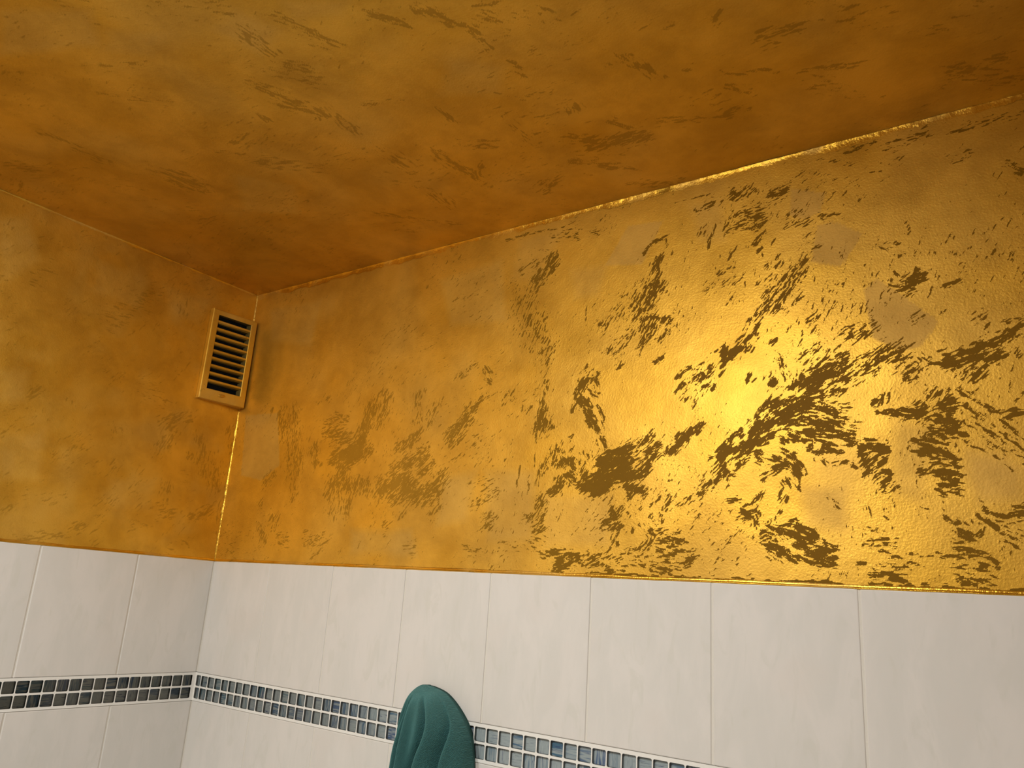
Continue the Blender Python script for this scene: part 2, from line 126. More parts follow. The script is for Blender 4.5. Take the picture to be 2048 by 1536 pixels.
# ------------------------------------------------------------------ helpers
def link(o, parent=None):
    COL.objects.link(o)
    if parent is not None: o.parent = parent
    return o
def mesh_obj(name, verts, faces, mats, parent=None, fmat=None, smooth=False):
    me = bpy.data.meshes.new(name); me.from_pydata([tuple(v) for v in verts], [], faces)
    for k in (mats if isinstance(mats, (list, tuple)) else [mats]): me.materials.append(k)
    if fmat is not None: me.polygons.foreach_set('material_index', fmat)
    if smooth: me.polygons.foreach_set('use_smooth', [True] * len(me.polygons))
    me.update()
    return link(bpy.data.objects.new(name, me), parent)
def bm_obj(name, bm, mats, parent=None, smooth=False):
    me = bpy.data.meshes.new(name); bm.to_mesh(me); bm.free()
    for k in (mats if isinstance(mats, (list, tuple)) else [mats]): me.materials.append(k)
    if smooth: me.polygons.foreach_set('use_smooth', [True] * len(me.polygons))
    return link(bpy.data.objects.new(name, me), parent)
def add_box(bm, lo, hi):
    x0, y0, z0 = lo; x1, y1, z1 = hi
    v = [bm.verts.new(p) for p in ((x0,y0,z0),(x1,y0,z0),(x1,y1,z0),(x0,y1,z0),(x0,y0,z1),(x1,y0,z1),(x1,y1,z1),(x0,y1,z1))]
    for f in ((3,2,1,0),(4,5,6,7),(0,1,5,4),(1,2,6,5),(2,3,7,6),(3,0,4,7)): bm.faces.new([v[i] for i in f])

def mat(name):
    mt = bpy.data.materials.new(name); mt.use_nodes = True
    nt = mt.node_tree; nt.nodes.clear()
    return mt, nt
class N:
    """tiny node-tree builder"""
    def __init__(s, nt): s.nt = nt
    def n(s, typ, **kw):
        nd = s.nt.nodes.new(typ)
        for k, v in kw.items():
            if k.startswith('i_'): s.set(nd, k[2:], v)
            elif k == 'ins':
                for key, val in v.items(): s.set(nd, key, val)
            else: setattr(nd, k, v)
        return nd
    def set(s, nd, key, v):
        sock = nd.inputs[key]
        if hasattr(v, 'outputs'): v = v.outputs[0]
        if isinstance(v, bpy.types.NodeSocket): s.nt.links.new(v, sock)
        else: sock.default_value = v
    def math(s, op, a, b=None, clamp=False):
        nd = s.n('ShaderNodeMath', operation=op, use_clamp=clamp); s.set(nd, 0, a)
        if b is not None: s.set(nd, 1, b)
        return nd.outputs[0]
    def mix(s, f, a, b):
        nd = s.n('ShaderNodeMix', data_type='RGBA'); s.set(nd, 0, f); s.set(nd, 6, a); s.set(nd, 7, b); return nd.outputs[2]
    def mixf(s, f, a, b):
        nd = s.n('ShaderNodeMix', data_type='FLOAT'); s.set(nd, 0, f); s.set(nd, 2, a); s.set(nd, 3, b); return nd.outputs[0]
    def ramp(s, f, stops):
        nd = s.n('ShaderNodeValToRGB'); el = nd.color_ramp.elements
        while len(el) < len(stops): el.new(0.5)
        for e, (p, c) in zip(el, stops): e.position = p; e.color = c if len(c) == 4 else (*c, 1)
        s.set(nd, 0, f); return nd.outputs[0]
    def smooth(s, x, a, b):
        nd = s.n('ShaderNodeMapRange', interpolation_type='SMOOTHSTEP'); s.set(nd, 0, x)
        nd.inputs[1].default_value = a; nd.inputs[2].default_value = b; return nd.outputs[0]
    def noise(s, vec, scale, detail=2.0, rough=0.5, dist=0.0):
        nd = s.n('ShaderNodeTexNoise'); s.set(nd, 'Vector', vec)
        nd.inputs['Scale'].default_value = scale; nd.inputs['Detail'].default_value = detail
        nd.inputs['Roughness'].default_value = rough; nd.inputs['Distortion'].default_value = dist
        return nd.outputs[0]

# ------------------------------------------------------------------ materials
def gold_material(name, paint, rough=0.46, lustre=0.74, bump=0.55, thin=1.0, thin_to=1.0, edge=(0.47, 0.55)):
    """ochre base coat with a brushed pearl-gold coat over it; `paint` = read the stroke layers from the surface"""
    mt, nt = mat(name); b = N(nt)
    pos = b.n('ShaderNodeNewGeometry').outputs['Position']
    fine = b.noise(pos, 430.0, 3.0, 0.65)
    mid = b.noise(pos, 26.0, 4.0, 0.6, 0.6)
    big = b.noise(pos, 6.0, 3.0, 0.55, 0.8)
    if paint:
        cov = b.n('ShaderNodeAttribute', attribute_name='bare').outputs['Fac']
        veil = b.n('ShaderNodeAttribute', attribute_name='veil').outputs['Fac']
        c = b.math('ADD', cov, b.math('MULTIPLY', b.math('SUBTRACT', fine, 0.5), 0.62))
        # bare patches are mixed in fainter and softer-edged towards the corner
        sx = b.n('ShaderNodeSeparateXYZ'); b.set(sx, 0, pos)
        near = b.smooth(sx.outputs[0], 0.45, 1.05)
        bare = b.mixf(near, b.smooth(c, edge[0] - 0.09, edge[1] + 0.07), b.smooth(c, *edge))
        bare = b.math('MULTIPLY', bare, b.mixf(near, thin, thin_to))
    else:
        veil = b.smooth(big, 0.50, 0.66)
        bare = b.math('MULTIPLY', b.smooth(b.math('ADD', mid, b.math('MULTIPLY', fine, 0.25)), 0.76, 0.84), 0.6)
    gold = b.mix(b.smooth(big, 0.35, 0.65), (0.650, 0.360, 0.032, 1), (0.730, 0.418, 0.046, 1))
    veiled = (0.64, 0.370, 0.060, 1)
    coat = b.mix(veil, gold, veiled)
    cl = b.noise(pos, 9.0, 6.0, 0.66, 0.25)
    shade = b.mix(b.smooth(cl, 0.30, 0.68), (0.84, 0.81, 0.76, 1), (1.09, 1.09, 1.12, 1))
    mm = b.n('ShaderNodeMix', data_type='RGBA', blend_type='MULTIPLY'); mm.inputs[0].default_value = 1.0; b.set(mm, 6, coat); b.set(mm, 7, shade); coat = mm.outputs[2]
    base = b.mix(mid, (0.185, 0.088, 0.004, 1), (0.225, 0.110, 0.005, 1))
    # relief: rolled texture of the plaster, paint film slightly proud of the bare base coat
    peel = b.noise(pos, 330.0, 2.0, 0.55)
    lump = b.noise(pos, 40.0, 3.0, 0.5)
    h = b.math('ADD', b.math('MULTIPLY', peel, 0.00060), b.math('MULTIPLY', lump, 0.0005))
    h = b.math('SUBTRACT', h, b.math('MULTIPLY', bare, 0.00020))
    bp = b.n('ShaderNodeBump'); bp.inputs['Strength'].default_value = bump; bp.inputs['Distance'].default_value = 1.0
    b.set(bp, 'Height', h)
    g = b.n('ShaderNodeBsdfPrincipled')
    b.set(g, 'Base Color', coat); b.set(g, 'Metallic', b.mixf(veil, lustre, lustre * 0.66)); b.set(g, 'Roughness', b.mixf(veil, rough, rough + 0.14)); b.set(g, 'Normal', bp)
    d = b.n('ShaderNodeBsdfPrincipled')
    b.set(d, 'Base Color', base); d.inputs['Roughness'].default_value = 0.6; d.inputs['Specular IOR Level'].default_value = 0.08; b.set(d, 'Normal', bp)
    mx = b.n('ShaderNodeMixShader'); b.set(mx, 0, bare); b.set(mx, 1, g); b.set(mx, 2, d)
    out = b.n('ShaderNodeOutputMaterial'); b.set(out, 'Surface', mx)
    return mt

def simple_material(name, color, rough=0.5, spec=0.5, metallic=0.0, var=0.06, scale=60.0, bump=0.0, bscale=300.0):
    mt, nt = mat(name); b = N(nt)
    co = b.n('ShaderNodeTexCoord').outputs['Object']
    nz = b.noise(co, scale, 3.0, 0.55)
    c0 = tuple(max(0, c * (1 - var)) for c in color) + (1,); c1 = tuple(c * (1 + var) for c in color) + (1,)
    p = b.n('ShaderNodeBsdfPrincipled'); b.set(p, 'Base Color', b.mix(nz, c0, c1))
    p.inputs['Roughness'].default_value = rough; p.inputs['Specular IOR Level'].default_value = spec; p.inputs['Metallic'].default_value = metallic
    if bump:
        bp = b.n('ShaderNodeBump'); bp.inputs['Distance'].default_value = bump; bp.inputs['Strength'].default_value = 0.6
        b.set(bp, 'Height', b.noise(co, bscale, 3.0, 0.6)); b.set(p, 'Normal', bp)
    out = b.n('ShaderNodeOutputMaterial'); b.set(out, 'Surface', p)
    return mt

def tile_material():
    mt, nt = mat('ceramic'); b = N(nt)
    co = b.n('ShaderNodeTexCoord').outputs['Object']
    rnd = b.n('ShaderNodeObjectInfo').outputs['Random']
    off = b.n('ShaderNodeCombineXYZ'); b.set(off, 0, b.math('MULTIPLY', rnd, 37.0)); b.set(off, 1, b.math('MULTIPLY', rnd, 91.0)); b.set(off, 2, b.math('MULTIPLY', rnd, 53.0))
    vec = b.n('ShaderNodeVectorMath', operation='ADD'); b.set(vec, 0, co); b.set(vec, 1, off)
    rot = b.n('ShaderNodeMapping'); b.set(rot, 'Vector', vec); rot.inputs['Rotation'].default_value = (0.0, math.radians(24), 0.0); rot.inputs['Scale'].default_value = (3.0, 3.0, 1.0)
    cloud = b.noise(rot, 7.0, 4.0, 0.62, 0.5)
    vein = b.noise(rot, 11.0, 3.0, 0.6, 1.2)
    c = b.mix(b.smooth(cloud, 0.36, 0.66), (0.690, 0.660, 0.605, 1), (0.735, 0.695, 0.640, 1))
    c = b.mix(b.math('MULTIPLY', b.smooth(vein, 0.55, 0.70), 0.55), c, (0.655, 0.630, 0.560, 1))
    c = b.mix(b.math('MULTIPLY', b.smooth(b.noise(vec, 9.0, 2.0), 0.55, 0.75), 0.35), c, (0.720, 0.655, 0.590, 1))
    p = b.n('ShaderNodeBsdfPrincipled'); b.set(p, 'Base Color', c)
    p.inputs['Roughness'].default_value = 0.42; p.inputs['Specular IOR Level'].default_value = 0.30
    bp = b.n('ShaderNodeBump'); bp.inputs['Distance'].default_value = 0.0012; bp.inputs['Strength'].default_value = 0.35
    b.set(bp, 'Height', b.noise(vec, 24.0, 2.0)); b.set(p, 'Normal', bp)
    out = b.n('ShaderNodeOutputMaterial'); b.set(out, 'Surface', p)
    return mt

def mosaic_material():
    """painted back of a clear glass mosaic tile: pale grey with streaks of blue, navy and teal, along or across"""
    mt, nt = mat('mosaic_back'); b = N(nt)
    co = b.n('ShaderNodeTexCoord').outputs['Object']
    rnd = b.n('ShaderNodeObjectInfo').outputs['Random']
    def h(k):
        return b.math('FRACT', b.math('MULTIPLY', rnd, k))
    sep = b.n('ShaderNodeSeparateXYZ'); b.set(sep, 0, co)
    along = b.math('GREATER_THAN', h(17.31), 0.5)
    ux = b.mixf(along, sep.outputs[0], sep.outputs[2]); uz = b.mixf(along, sep.outputs[2], sep.outputs[0])
    v = b.n('ShaderNodeCombineXYZ')
    b.set(v, 0, b.math('ADD', b.math('MULTIPLY', ux, 1.0), b.math('MULTIPLY', h(71.7), 5.0)))
    b.set(v, 1, b.math('MULTIPLY', h(131.9), 9.0))
    b.set(v, 2, b.math('ADD', b.math('MULTIPLY', uz, 0.09), b.math('MULTIPLY', h(53.3), 7.0)))
    s1 = b.noise(v, 330.0, 3.0, 0.6, 0.8)
    s2 = b.noise(v, 700.0, 3.0, 0.65, 0.3)
    s3 = b.noise(v, 190.0, 2.0, 0.5, 1.4)
    grey = b.mix(s2, (0.27, 0.295, 0.31, 1), (0.60, 0.62, 0.60, 1))
    tint = b.mix(h(29.7), (0.035, 0.085, 0.24, 1), (0.05, 0.17, 0.23, 1))
    amt = b.math('MULTIPLY', b.smooth(h(211.3), 0.15, 0.95), 0.95)
    c = b.mix(b.math('MULTIPLY', b.smooth(s3, 0.44, 0.60), amt), grey, tint)
    c = b.mix(b.math('MULTIPLY', b.smooth(s1, 0.56, 0.64), b.math('MULTIPLY', h(97.1), 0.85)), c, (0.018, 0.035, 0.15, 1))
    c = b.mix(b.math('MULTIPLY', b.smooth(s2, 0.60, 0.68), 0.7), c, (0.08, 0.095, 0.12, 1))
    p = b.n('ShaderNodeBsdfPrincipled'); b.set(p, 'Base Color', c); p.inputs['Roughness'].default_value = 0.35; p.inputs['Specular IOR Level'].default_value = 0.4
    out = b.n('ShaderNodeOutputMaterial'); b.set(out, 'Surface', p)
    return mt

def pane_material():
    mt, nt = mat('clear_glass'); b = N(nt)
    tr = b.n('ShaderNodeBsdfTransparent'); tr.inputs[0].default_value = (0.93, 0.96, 0.95, 1)
    gl = b.n('ShaderNodeBsdfGlossy'); gl.inputs['Roughness'].default_value = 0.06
    fr = b.n('ShaderNodeFresnel'); fr.inputs[0].default_value = 1.45
    mx = b.n('ShaderNodeMixShader'); b.set(mx, 0, fr); b.set(mx, 1, tr); b.set(mx, 2, gl)
    out = b.n('ShaderNodeOutputMaterial'); b.set(out, 'Surface', mx)
    return mt

def towel_material():
    mt, nt = mat('terry_cloth'); b = N(nt)
    co = b.n('ShaderNodeTexCoord').outputs['UV']
    wv = b.n('ShaderNodeTexWave', wave_type='BANDS', bands_direction='DIAGONAL'); b.set(wv, 'Vector', co)
    wv.inputs['Scale'].default_value = 62.0; wv.inputs['Distortion'].default_value = 5.0; wv.inputs['Detail'].default_value = 2.0; wv.inputs['Detail Scale'].default_value = 1.6
    ob = b.n('ShaderNodeTexCoord').outputs['Object']
    fz = b.noise(ob, 620.0, 3.0, 0.7)
    hh = b.math('ADD', b.math('MULTIPLY', wv.outputs['Fac'], 0.7), fz)
    c = b.mix(b.smooth(hh, 0.45, 1.3), (0.034, 0.110, 0.106, 1), (0.074, 0.225, 0.215, 1))
    p = b.n('ShaderNodeBsdfPrincipled'); b.set(p, 'Base Color', c); p.inputs['Roughness'].default_value = 0.92; p.inputs['Specular IOR Level'].default_value = 0.15
    p.inputs['Sheen Weight'].default_value = 0.35; p.inputs['Sheen Roughness'].default_value = 0.5; p.inputs['Sheen Tint'].default_value = (0.35, 0.75, 0.7, 1)
    bp = b.n('ShaderNodeBump'); bp.inputs['Distance'].default_value = 0.0016; bp.inputs['Strength'].default_value = 0.9
    b.set(bp, 'Height', hh); b.set(p, 'Normal', bp)
    out = b.n('ShaderNodeOutputMaterial'); b.set(out, 'Surface', p)
    return mt

M_GOLD = gold_material('gold_paint', True, thin=0.60, thin_to=1.0)
M_GOLD_LEFT = gold_material('gold_paint_left', True, thin=0.42, thin_to=0.42, edge=(0.38, 0.64))
M_GOLD_CEIL = gold_material('gold_paint_ceiling', True, thin=0.46, thin_to=0.48, edge=(0.38, 0.64))
M_GOLD_TRIM = gold_material('gold_paint_bead', False, rough=0.30, lustre=0.85, bump=0.8)
M_GOLD_GRILLE = gold_material('gold_paint_grille', False, rough=0.48, lustre=0.6, bump=0.35)
M_TILE = tile_material()
M_GROUT = simple_material('grout', (0.72, 0.68, 0.60), 0.8, 0.2, var=0.05, bump=0.0006, bscale=500.0)
M_GROUT_W = simple_material('white_grout', (0.84, 0.815, 0.75), 0.7, 0.25, var=0.04, bump=0.0004, bscale=500.0)
M_MOSAIC = mosaic_material()
M_MOSAIC_SIDE = simple_material('mosaic_side_shade', (0.075, 0.078, 0.07), 0.35, 0.4, var=0.25, scale=200.0)  # dark colour stands in for the shade bands inside the glass
M_PANE = pane_material()
M_DARK = simple_material('duct_shade', (0.004, 0.006, 0.008), 0.7, 0.1)
M_SLAT_RAW_SHADE = simple_material('bare_slat_shade', (0.15, 0.105, 0.030), 0.7, 0.02, var=0.2)
M_TOWEL = towel_material()
M_FLOOR = simple_material('floor_tile', (0.42, 0.41, 0.39), 0.45, 0.4)

# ------------------------------------------------------------------ painted plaster surfaces
def blur(a, n):
    for _ in range(n):
        p = np.pad(a, 1, mode='edge')
        a = (p[:-2, 1:-1] + p[2:, 1:-1] + 2 * p[1:-1, 1:-1] + p[1:-1, :-2] + p[1:-1, 2:]) / 6.0
    return a
def low_noise(n0, n1, cells, gen):
    """smooth noise over an n0 x n1 grid, about `cells` cells across the longer side"""
    k = max(n0, n1) / cells
    g = gen.standard_normal((int(n0 / k) + 4, int(n1 / k) + 4))
    i = np.arange(n0) / k + 0.5; j = np.arange(n1) / k + 0.5
    i0 = i.astype(int); j0 = j.astype(int); fi = i - i0; fj = j - j0
    fi = fi * fi * (3 - 2 * fi); fj = fj * fj * (3 - 2 * fj)
    a = g[i0][:, j0]; bq = g[i0 + 1][:, j0]; c = g[i0][:, j0 + 1]; d = g[i0 + 1][:, j0 + 1]
    fi = fi[:, None]; fj = fj[None, :]
    return (a * (1 - fi) + bq * fi) * (1 - fj) + (c * (1 - fi) + d * fi) * fj
def bristle(theta, L, soft, gen):
    """white noise smeared along the direction field: the streaks that a brush leaves"""
    n0, n1 = theta.shape
    nz = blur(gen.standard_normal((n0, n1)), soft) if soft else gen.standard_normal((n0, n1))
    dj = np.cos(theta); di = np.sin(theta)
    acc = nz.copy(); wsum = 1.0
    I, J = np.meshgrid(np.arange(n0, dtype=float), np.arange(n1, dtype=float), indexing='ij')
    flat = nz.ravel()
    for sgn in (1, -1):
        pi, pj = I.copy(), J.copy()
        for k in range(1, L + 1):
            ii = np.clip(pi.round().astype(np.int32), 0, n0 - 1); jj = np.clip(pj.round().astype(np.int32), 0, n1 - 1)
            idx = ii * n1 + jj
            pi += sgn * di.ravel()[idx]; pj += sgn * dj.ravel()[idx]
            np.clip(pi, 0, n0 - 1.001, out=pi); np.clip(pj, 0, n1 - 1.001, out=pj)
            ii = pi.astype(np.int32); jj = pj.astype(np.int32); fi = pi - ii; fj = pj - jj; idx = ii * n1 + jj
            val = (flat[idx] * (1 - fj) + flat[idx + 1] * fj) * (1 - fi) + (flat[idx + n1] * (1 - fj) + flat[idx + n1 + 1] * fj) * fi
            w = 1 - 0.8 * k / L
            acc += val * w; wsum += w
    return (acc - acc.mean()) / acc.std()

def paint_layers(A, B, strokes, veils, seed, base_dir):
    """A, B = coordinates (m) of the grid lines; returns bare-coat field, veil field, relief (m) on the grid [B, A]"""
    gen = np.random.default_rng(seed)
    n0, n1 = len(B), len(A)
    D = np.zeros((n0, n1)); W = np.full((n0, n1), 0.02)
    t0 = math.radians(base_dir) + 0.55 * low_noise(n0, n1, 9, gen)
    C2 = np.cos(2 * t0) * 0.02; S2 = np.sin(2 * t0) * 0.02
    warp_a = 0.0045 * low_noise(n0, n1, 60, gen) + 0.0025 * low_noise(n0, n1, 150, gen); warp_b = 0.0045 * low_noise(n0, n1, 60, gen) + 0.0025 * low_noise(n0, n1, 150, gen)
    for (a0, b0, a1, b1, w, s, th) in strokes:
        a0, b0, a1, b1, w = a0 / 1e3, b0 / 1e3, a1 / 1e3, b1 / 1e3, max(0.80 * w / 1e3, 0.0014)
        r = 2.3 * w + 0.006
        j0, j1 = np.searchsorted(A, (min(a0, a1) - r, max(a0, a1) + r)); i0, i1 = np.searchsorted(B, (min(b0, b1) - r, max(b0, b1) + r))
        if j1 - j0 < 1 or i1 - i0 < 1: continue
        k = min(1.0, w / 0.006)
        X = A[None, j0:j1] + warp_a[i0:i1, j0:j1] * k; Y = B[i0:i1, None] + warp_b[i0:i1, j0:j1] * k
        dx, dy = a1 - a0, b1 - b0; L2 = dx * dx + dy * dy + 1e-12
        t = np.clip(((X - a0) * dx + (Y - b0) * dy) / L2, 0, 1)
        d = np.hypot(X - a0 - t * dx, Y - b0 - t * dy) / w
        f = np.clip(1 - d / 2.05, 0, 1) ** 1.0; f = np.minimum(1.0, 1.12 * f * (1.45 - 0.45 * f))
        D[i0:i1, j0:j1] = np.maximum(D[i0:i1, j0:j1], s * f)
        th = math.radians(th)
        f2 = f * s
        C2[i0:i1, j0:j1] += math.cos(2 * th) * f2; S2[i0:i1, j0:j1] += math.sin(2 * th) * f2
    theta = 0.5 * np.arctan2(blur(S2, 6), blur(C2, 6))
    st = 0.76 * bristle(theta, 3, 0, gen) + 0.52 * bristle(theta, 7, 1, gen) + 0.30 * gen.standard_normal((n0, n1))
    amp = 0.31 + 0.05 * np.clip(low_noise(n0, n1, 14, gen), -1, 1)
    halo = D                                    # stray flecks round every bare patch
    for ax in (0, 1, 0, 1):
        pad = np.pad(halo, [(9, 9) if k == ax else (0, 0) for k in (0, 1)], mode='edge')
        cs = np.cumsum(pad, axis=ax); cs = np.concatenate([np.zeros_like(np.take(cs, [0], ax)), cs], ax)
        n = halo.shape[ax]
        halo = (np.take(cs, np.arange(18, n + 18) + 1, ax) - np.take(cs, np.arange(0, n), ax)) / 19.0
    D = np.maximum(D, 0.62 * np.minimum(halo, 0.5) * (1 + 0.5 * np.clip(low_noise(n0, n1, 50, gen), -1, 1)))
    D = np.maximum(D, 0.13 * np.clip(low_noise(n0, n1, 18, gen) + 0.5, 0, 1.2))
    bare = 1.0 * D + amp * st * (0.62 + 0.8 * np.minimum(D, 0.5)) + 0.05 * low_noise(n0, n1, 40, gen)
    V = np.zeros((n0, n1))
    XX, YY = np.meshgrid(A, B)
    for s, P in veils:
        P = [(p[0] / 1e3, p[1] / 1e3) for p in P]
        ar = sum(P[i][0] * P[(i + 1) % len(P)][1] - P[(i + 1) % len(P)][0] * P[i][1] for i in range(len(P)))
        sg = 1 if ar > 0 else -1
        dist = np.full((n0, n1), 9.0)
        for i in range(len(P)):
            (x0, y0), (x1, y1) = P[i], P[(i + 1) % len(P)]
            l = math.hypot(x1 - x0, y1 - y0)
            dist = np.minimum(dist, sg * ((x1 - x0) * (YY - y0) - (y1 - y0) * (XX - x0)) / l)
        soft = 0.004 if s > 0.7 else 0.018
        V = np.maximum(V, s * np.clip(dist / soft + 0.5 + 0.25 * st * (s > 0.7), 0, 1))
    cloud = 0.6 * low_noise(n0, n1, 12, gen) + 0.4 * low_noise(n0, n1, 28, gen)
    V = np.clip(V + np.clip(0.30 * cloud + 0.10, 0, 0.55), 0, 1)
    relief = 0.000025 * st + 0.00005 * low_noise(n0, n1, 110, gen) + 0.0004 * low_noise(n0, n1, 14, gen)
    return bare, V, relief

def grid_surface(name, A, B, place, normal, layers, material, flip):
    bare, veil, relief = layers
    n0, n1 = len(B), len(A)
    XX, YY = np.meshgrid(A, B)
    co = place(XX.ravel(), YY.ravel()) + np.outer(relief.ravel(), normal)
    me = bpy.data.meshes.new(name)
    me.vertices.add(n0 * n1); me.vertices.foreach_set('co', co.astype(np.float32).ravel())
    i = np.arange(n0 - 1)[:, None] * n1 + np.arange(n1 - 1)[None, :]
    q = np.stack([i, i + 1, i + n1 + 1, i + n1], -1).reshape(-1, 4)
    if flip: q = q[:, ::-1]
    nf = len(q)
    me.loops.add(nf * 4); me.loops.foreach_set('vertex_index', q.astype(np.int32).ravel())
    me.polygons.add(nf); me.polygons.foreach_set('loop_start', np.arange(0, nf * 4, 4, dtype=np.int32))
    me.polygons.foreach_set('use_smooth', np.ones(nf, dtype=bool))
    for nm, arr in (('bare', bare), ('veil', veil)):
        at = me.attributes.new(nm, 'FLOAT', 'POINT'); at.data.foreach_set('value', arr.astype(np.float32).ravel())
    me.materials.append(material)
    me.update(calc_edges=True)
    return link(bpy.data.objects.new(name, me))

def coarse(a, b, step): return list(np.arange(a, b, step)) + [b]
GY = 0.003      # the plaster lies 3 mm behind the tile faces
A = np.array(list(np.arange(-GY, 1.70, 0.0013)) + coarse(1.72, RX, 0.06)); B = np.linspace(0.0, CEIL, 510)
wall_back = grid_surface('wall_back', A, B, lambda a, b: np.stack([a, np.full_like(a, GY), b], -1), np.array((0, -1.0, 0)),
                         paint_layers(A, B, STROKES_BACK, VEILS_BACK, 3, 50), M_GOLD, False)
A = np.array(coarse(FY, -0.66, 0.06)[:-1] + list(np.arange(-0.64, GY, 0.0018)) + [GY]); B = np.linspace(0.0, CEIL, 368)
wall_left = grid_surface('wall_left', A, B, lambda a, b: np.stack([np.full_like(a, -GY), a, b], -1), np.array((1.0, 0, 0)),
                         paint_layers(A, B, STROKES_LEFT, VEILS_LEFT, 5, 60), M_GOLD_LEFT, False)
A = np.array(list(np.arange(-GY, 1.70, 0.0019)) + coarse(1.74, RX, 0.08)); B = np.array(coarse(FY, -0.90, 0.08)[:-1] + list(np.arange(-0.88, GY, 0.0019)) + [GY])
ceiling = grid_surface('ceiling', A, B, lambda a, b: np.stack([a, b, np.full_like(a, CEIL)], -1), np.array((0, 0, -1.0)),
                       paint_layers(A, B, STROKES_CEIL, VEILS_CEIL, 9, 8), M_GOLD_CEIL, True)
for o, lab in ((wall_back, 'gold brushed plaster wall above white tiles, with the bright sheen'), (wall_left, 'gold brushed plaster wall carrying the ventilation grille'),
               (ceiling, 'brown-gold brushed plaster ceiling')):
    o['kind'] = 'structure'; o['label'] = lab

# the rest of the room, outside the frame
def plane(name, pts, m_): 
    o = mesh_obj(name, pts, [(0, 1, 2, 3)], m_); o['kind'] = 'structure'; return o
plane('floor', [(0, 0, FLOOR), (0, FY, FLOOR), (RX, FY, FLOOR), (RX, 0, FLOOR)][::-1], M_FLOOR)
M_ROOM_TILE = simple_material('plain_ceramic', (0.80, 0.785, 0.75), 0.42, 0.3)
M_ROOM_GOLD = gold_material('gold_paint_plain', False)
for nm, p in (('wall_right', [(RX, 0), (RX, FY)]), ('wall_front', [(RX, FY), (0, FY)])):
    (x0, y0), (x1, y1) = p
    o = mesh_obj(nm, [(x0, y0, FLOOR), (x1, y1, FLOOR), (x1, y1, 0), (x0, y0, 0), (x1, y1, CEIL), (x0, y0, CEIL)], [(0, 1, 2, 3), (3, 2, 4, 5)], [M_ROOM_TILE, M_ROOM_GOLD], fmat=[0, 1])
    o['kind'] = 'structure'

# ------------------------------------------------------------------ ceramic tiles and grout bed
def tile_mesh(w, h):
    """front face towards -y, slightly cushioned edge; origin at the centre of the face"""
    b_, e, th = 0.0014, 0.0009, 0.008
    rings = [(0.0, th), (0.0, e), (b_ * 0.35, e * 0.30), (b_, 0.0)]
    v = []
    for ins, y in rings:
        x, z = w / 2 - ins, h / 2 - ins
        v += [(-x, y, -z), (x, y, -z), (x, y, z), (-x, y, z)]
    f = []
    for r in range(3):
        for k in range(4):
            a, b2 = r * 4 + k, r * 4 + (k + 1) % 4
            f.append((a, b2, b2 + 4, a + 4))
    f.append((12, 13, 14, 15))
    me = bpy.data.meshes.new('tile'); me.from_pydata(v, [], f); me.materials.append(M_TILE); me.update()
    return me
ZB, ZC, ZD = -0.2437, -0.3044, -0.5481
J = 0.0032        # joint
tile_cache = {}
def put_tile(parent, side, u0, u1, z0, z1):
    key = (round(u1 - u0, 4), round(z1 - z0, 4))
    if key not in tile_cache: tile_cache[key] = tile_mesh(*key)
    o = link(bpy.data.objects.new('ceramic_tile', tile_cache[key]), parent)
    uc, zc = (u0 + u1) / 2, (z0 + z1) / 2
    tilt = random.uniform(-0.0022, 0.0022); tip = random.uniform(-0.0015, 0.0015)
    pr = random.uniform(-0.0003, 0.0003)
    if side == 'back': o.location = (uc, pr, zc); o.rotation_euler = (tip, 0, tilt)
    else: o.location = (pr * -1, uc, zc); o.rotation_euler = (tip, 0, math.pi / 2 + tilt)
    return o
rows = [(ZB, -0.0008), (ZD, ZC)]
for z0, z1 in rows:
    edges = [0.0035] + [0.2052 + 0.2 * k for k in range(0, 12)]
    for u0, u1 in zip(edges[:-1], edges[1:]):
        if u0 > 1.85: break
        put_tile(wall_back, 'back', u0 + (J / 2 if u0 > 0.01 else 0), u1 - J / 2, z0, z1)
    edges = [-0.0012] + [-0.1857 - 0.2 * k for k in range(0, 4)]
    for u1, u0 in zip(edges[:-1], edges[1:]):
        put_tile(wall_left, 'left', u0 + J / 2, u1 - (J / 2 if u1 < -0.01 else 0), z0, z1)
# bed of grout the tiles sit in (down to the floor)
GB = 0.0013
ZU, ZL_ = ZB + 0.0003, ZC + 0.0006       # the bed is interrupted behind the mosaic border
mesh_obj('grout_bed', [(-0.004, GB, FLOOR), (RX, GB, FLOOR), (RX, GB, ZL_), (-0.004, GB, ZL_), (-0.004, GB, ZU), (RX, GB, ZU), (RX, GB, 0), (-0.004, GB, 0), (-0.004, 0.0095, 0), (RX, 0.0095, 0)],
         [(0, 1, 2, 3), (4, 5, 6, 7), (7, 6, 9, 8)], M_GROUT, wall_back)
mesh_obj('grout_bed', [(-GB, FY, FLOOR), (-GB, 0.004, FLOOR), (-GB, 0.004, ZL_), (-GB, FY, ZL_), (-GB, FY, ZU), (-GB, 0.004, ZU), (-GB, 0.004, 0), (-GB, FY, 0), (-0.0095, 0.004, 0), (-0.0095, FY, 0)],
         [(0, 1, 2, 3), (4, 5, 6, 7), (7, 6, 8, 9)], M_GROUT, wall_left)
# plain tiling of the lower walls, below the frame
def lower(parent, side):
    if side == 'back': v = [(0, 0.0, FLOOR), (RX, 0.0, FLOOR), (RX, 0.0, ZD - J), (0, 0.0, ZD - J)]
    else: v = [(0.0, FY, FLOOR), (0.0, 0, FLOOR), (0.0, 0, ZD - J), (0.0, FY, ZD - J)]
    mesh_obj('lower_tiling', v, [(0, 1, 2, 3)], M_ROOM_TILE, parent)
lower(wall_back, 'back'); lower(wall_left, 'left')

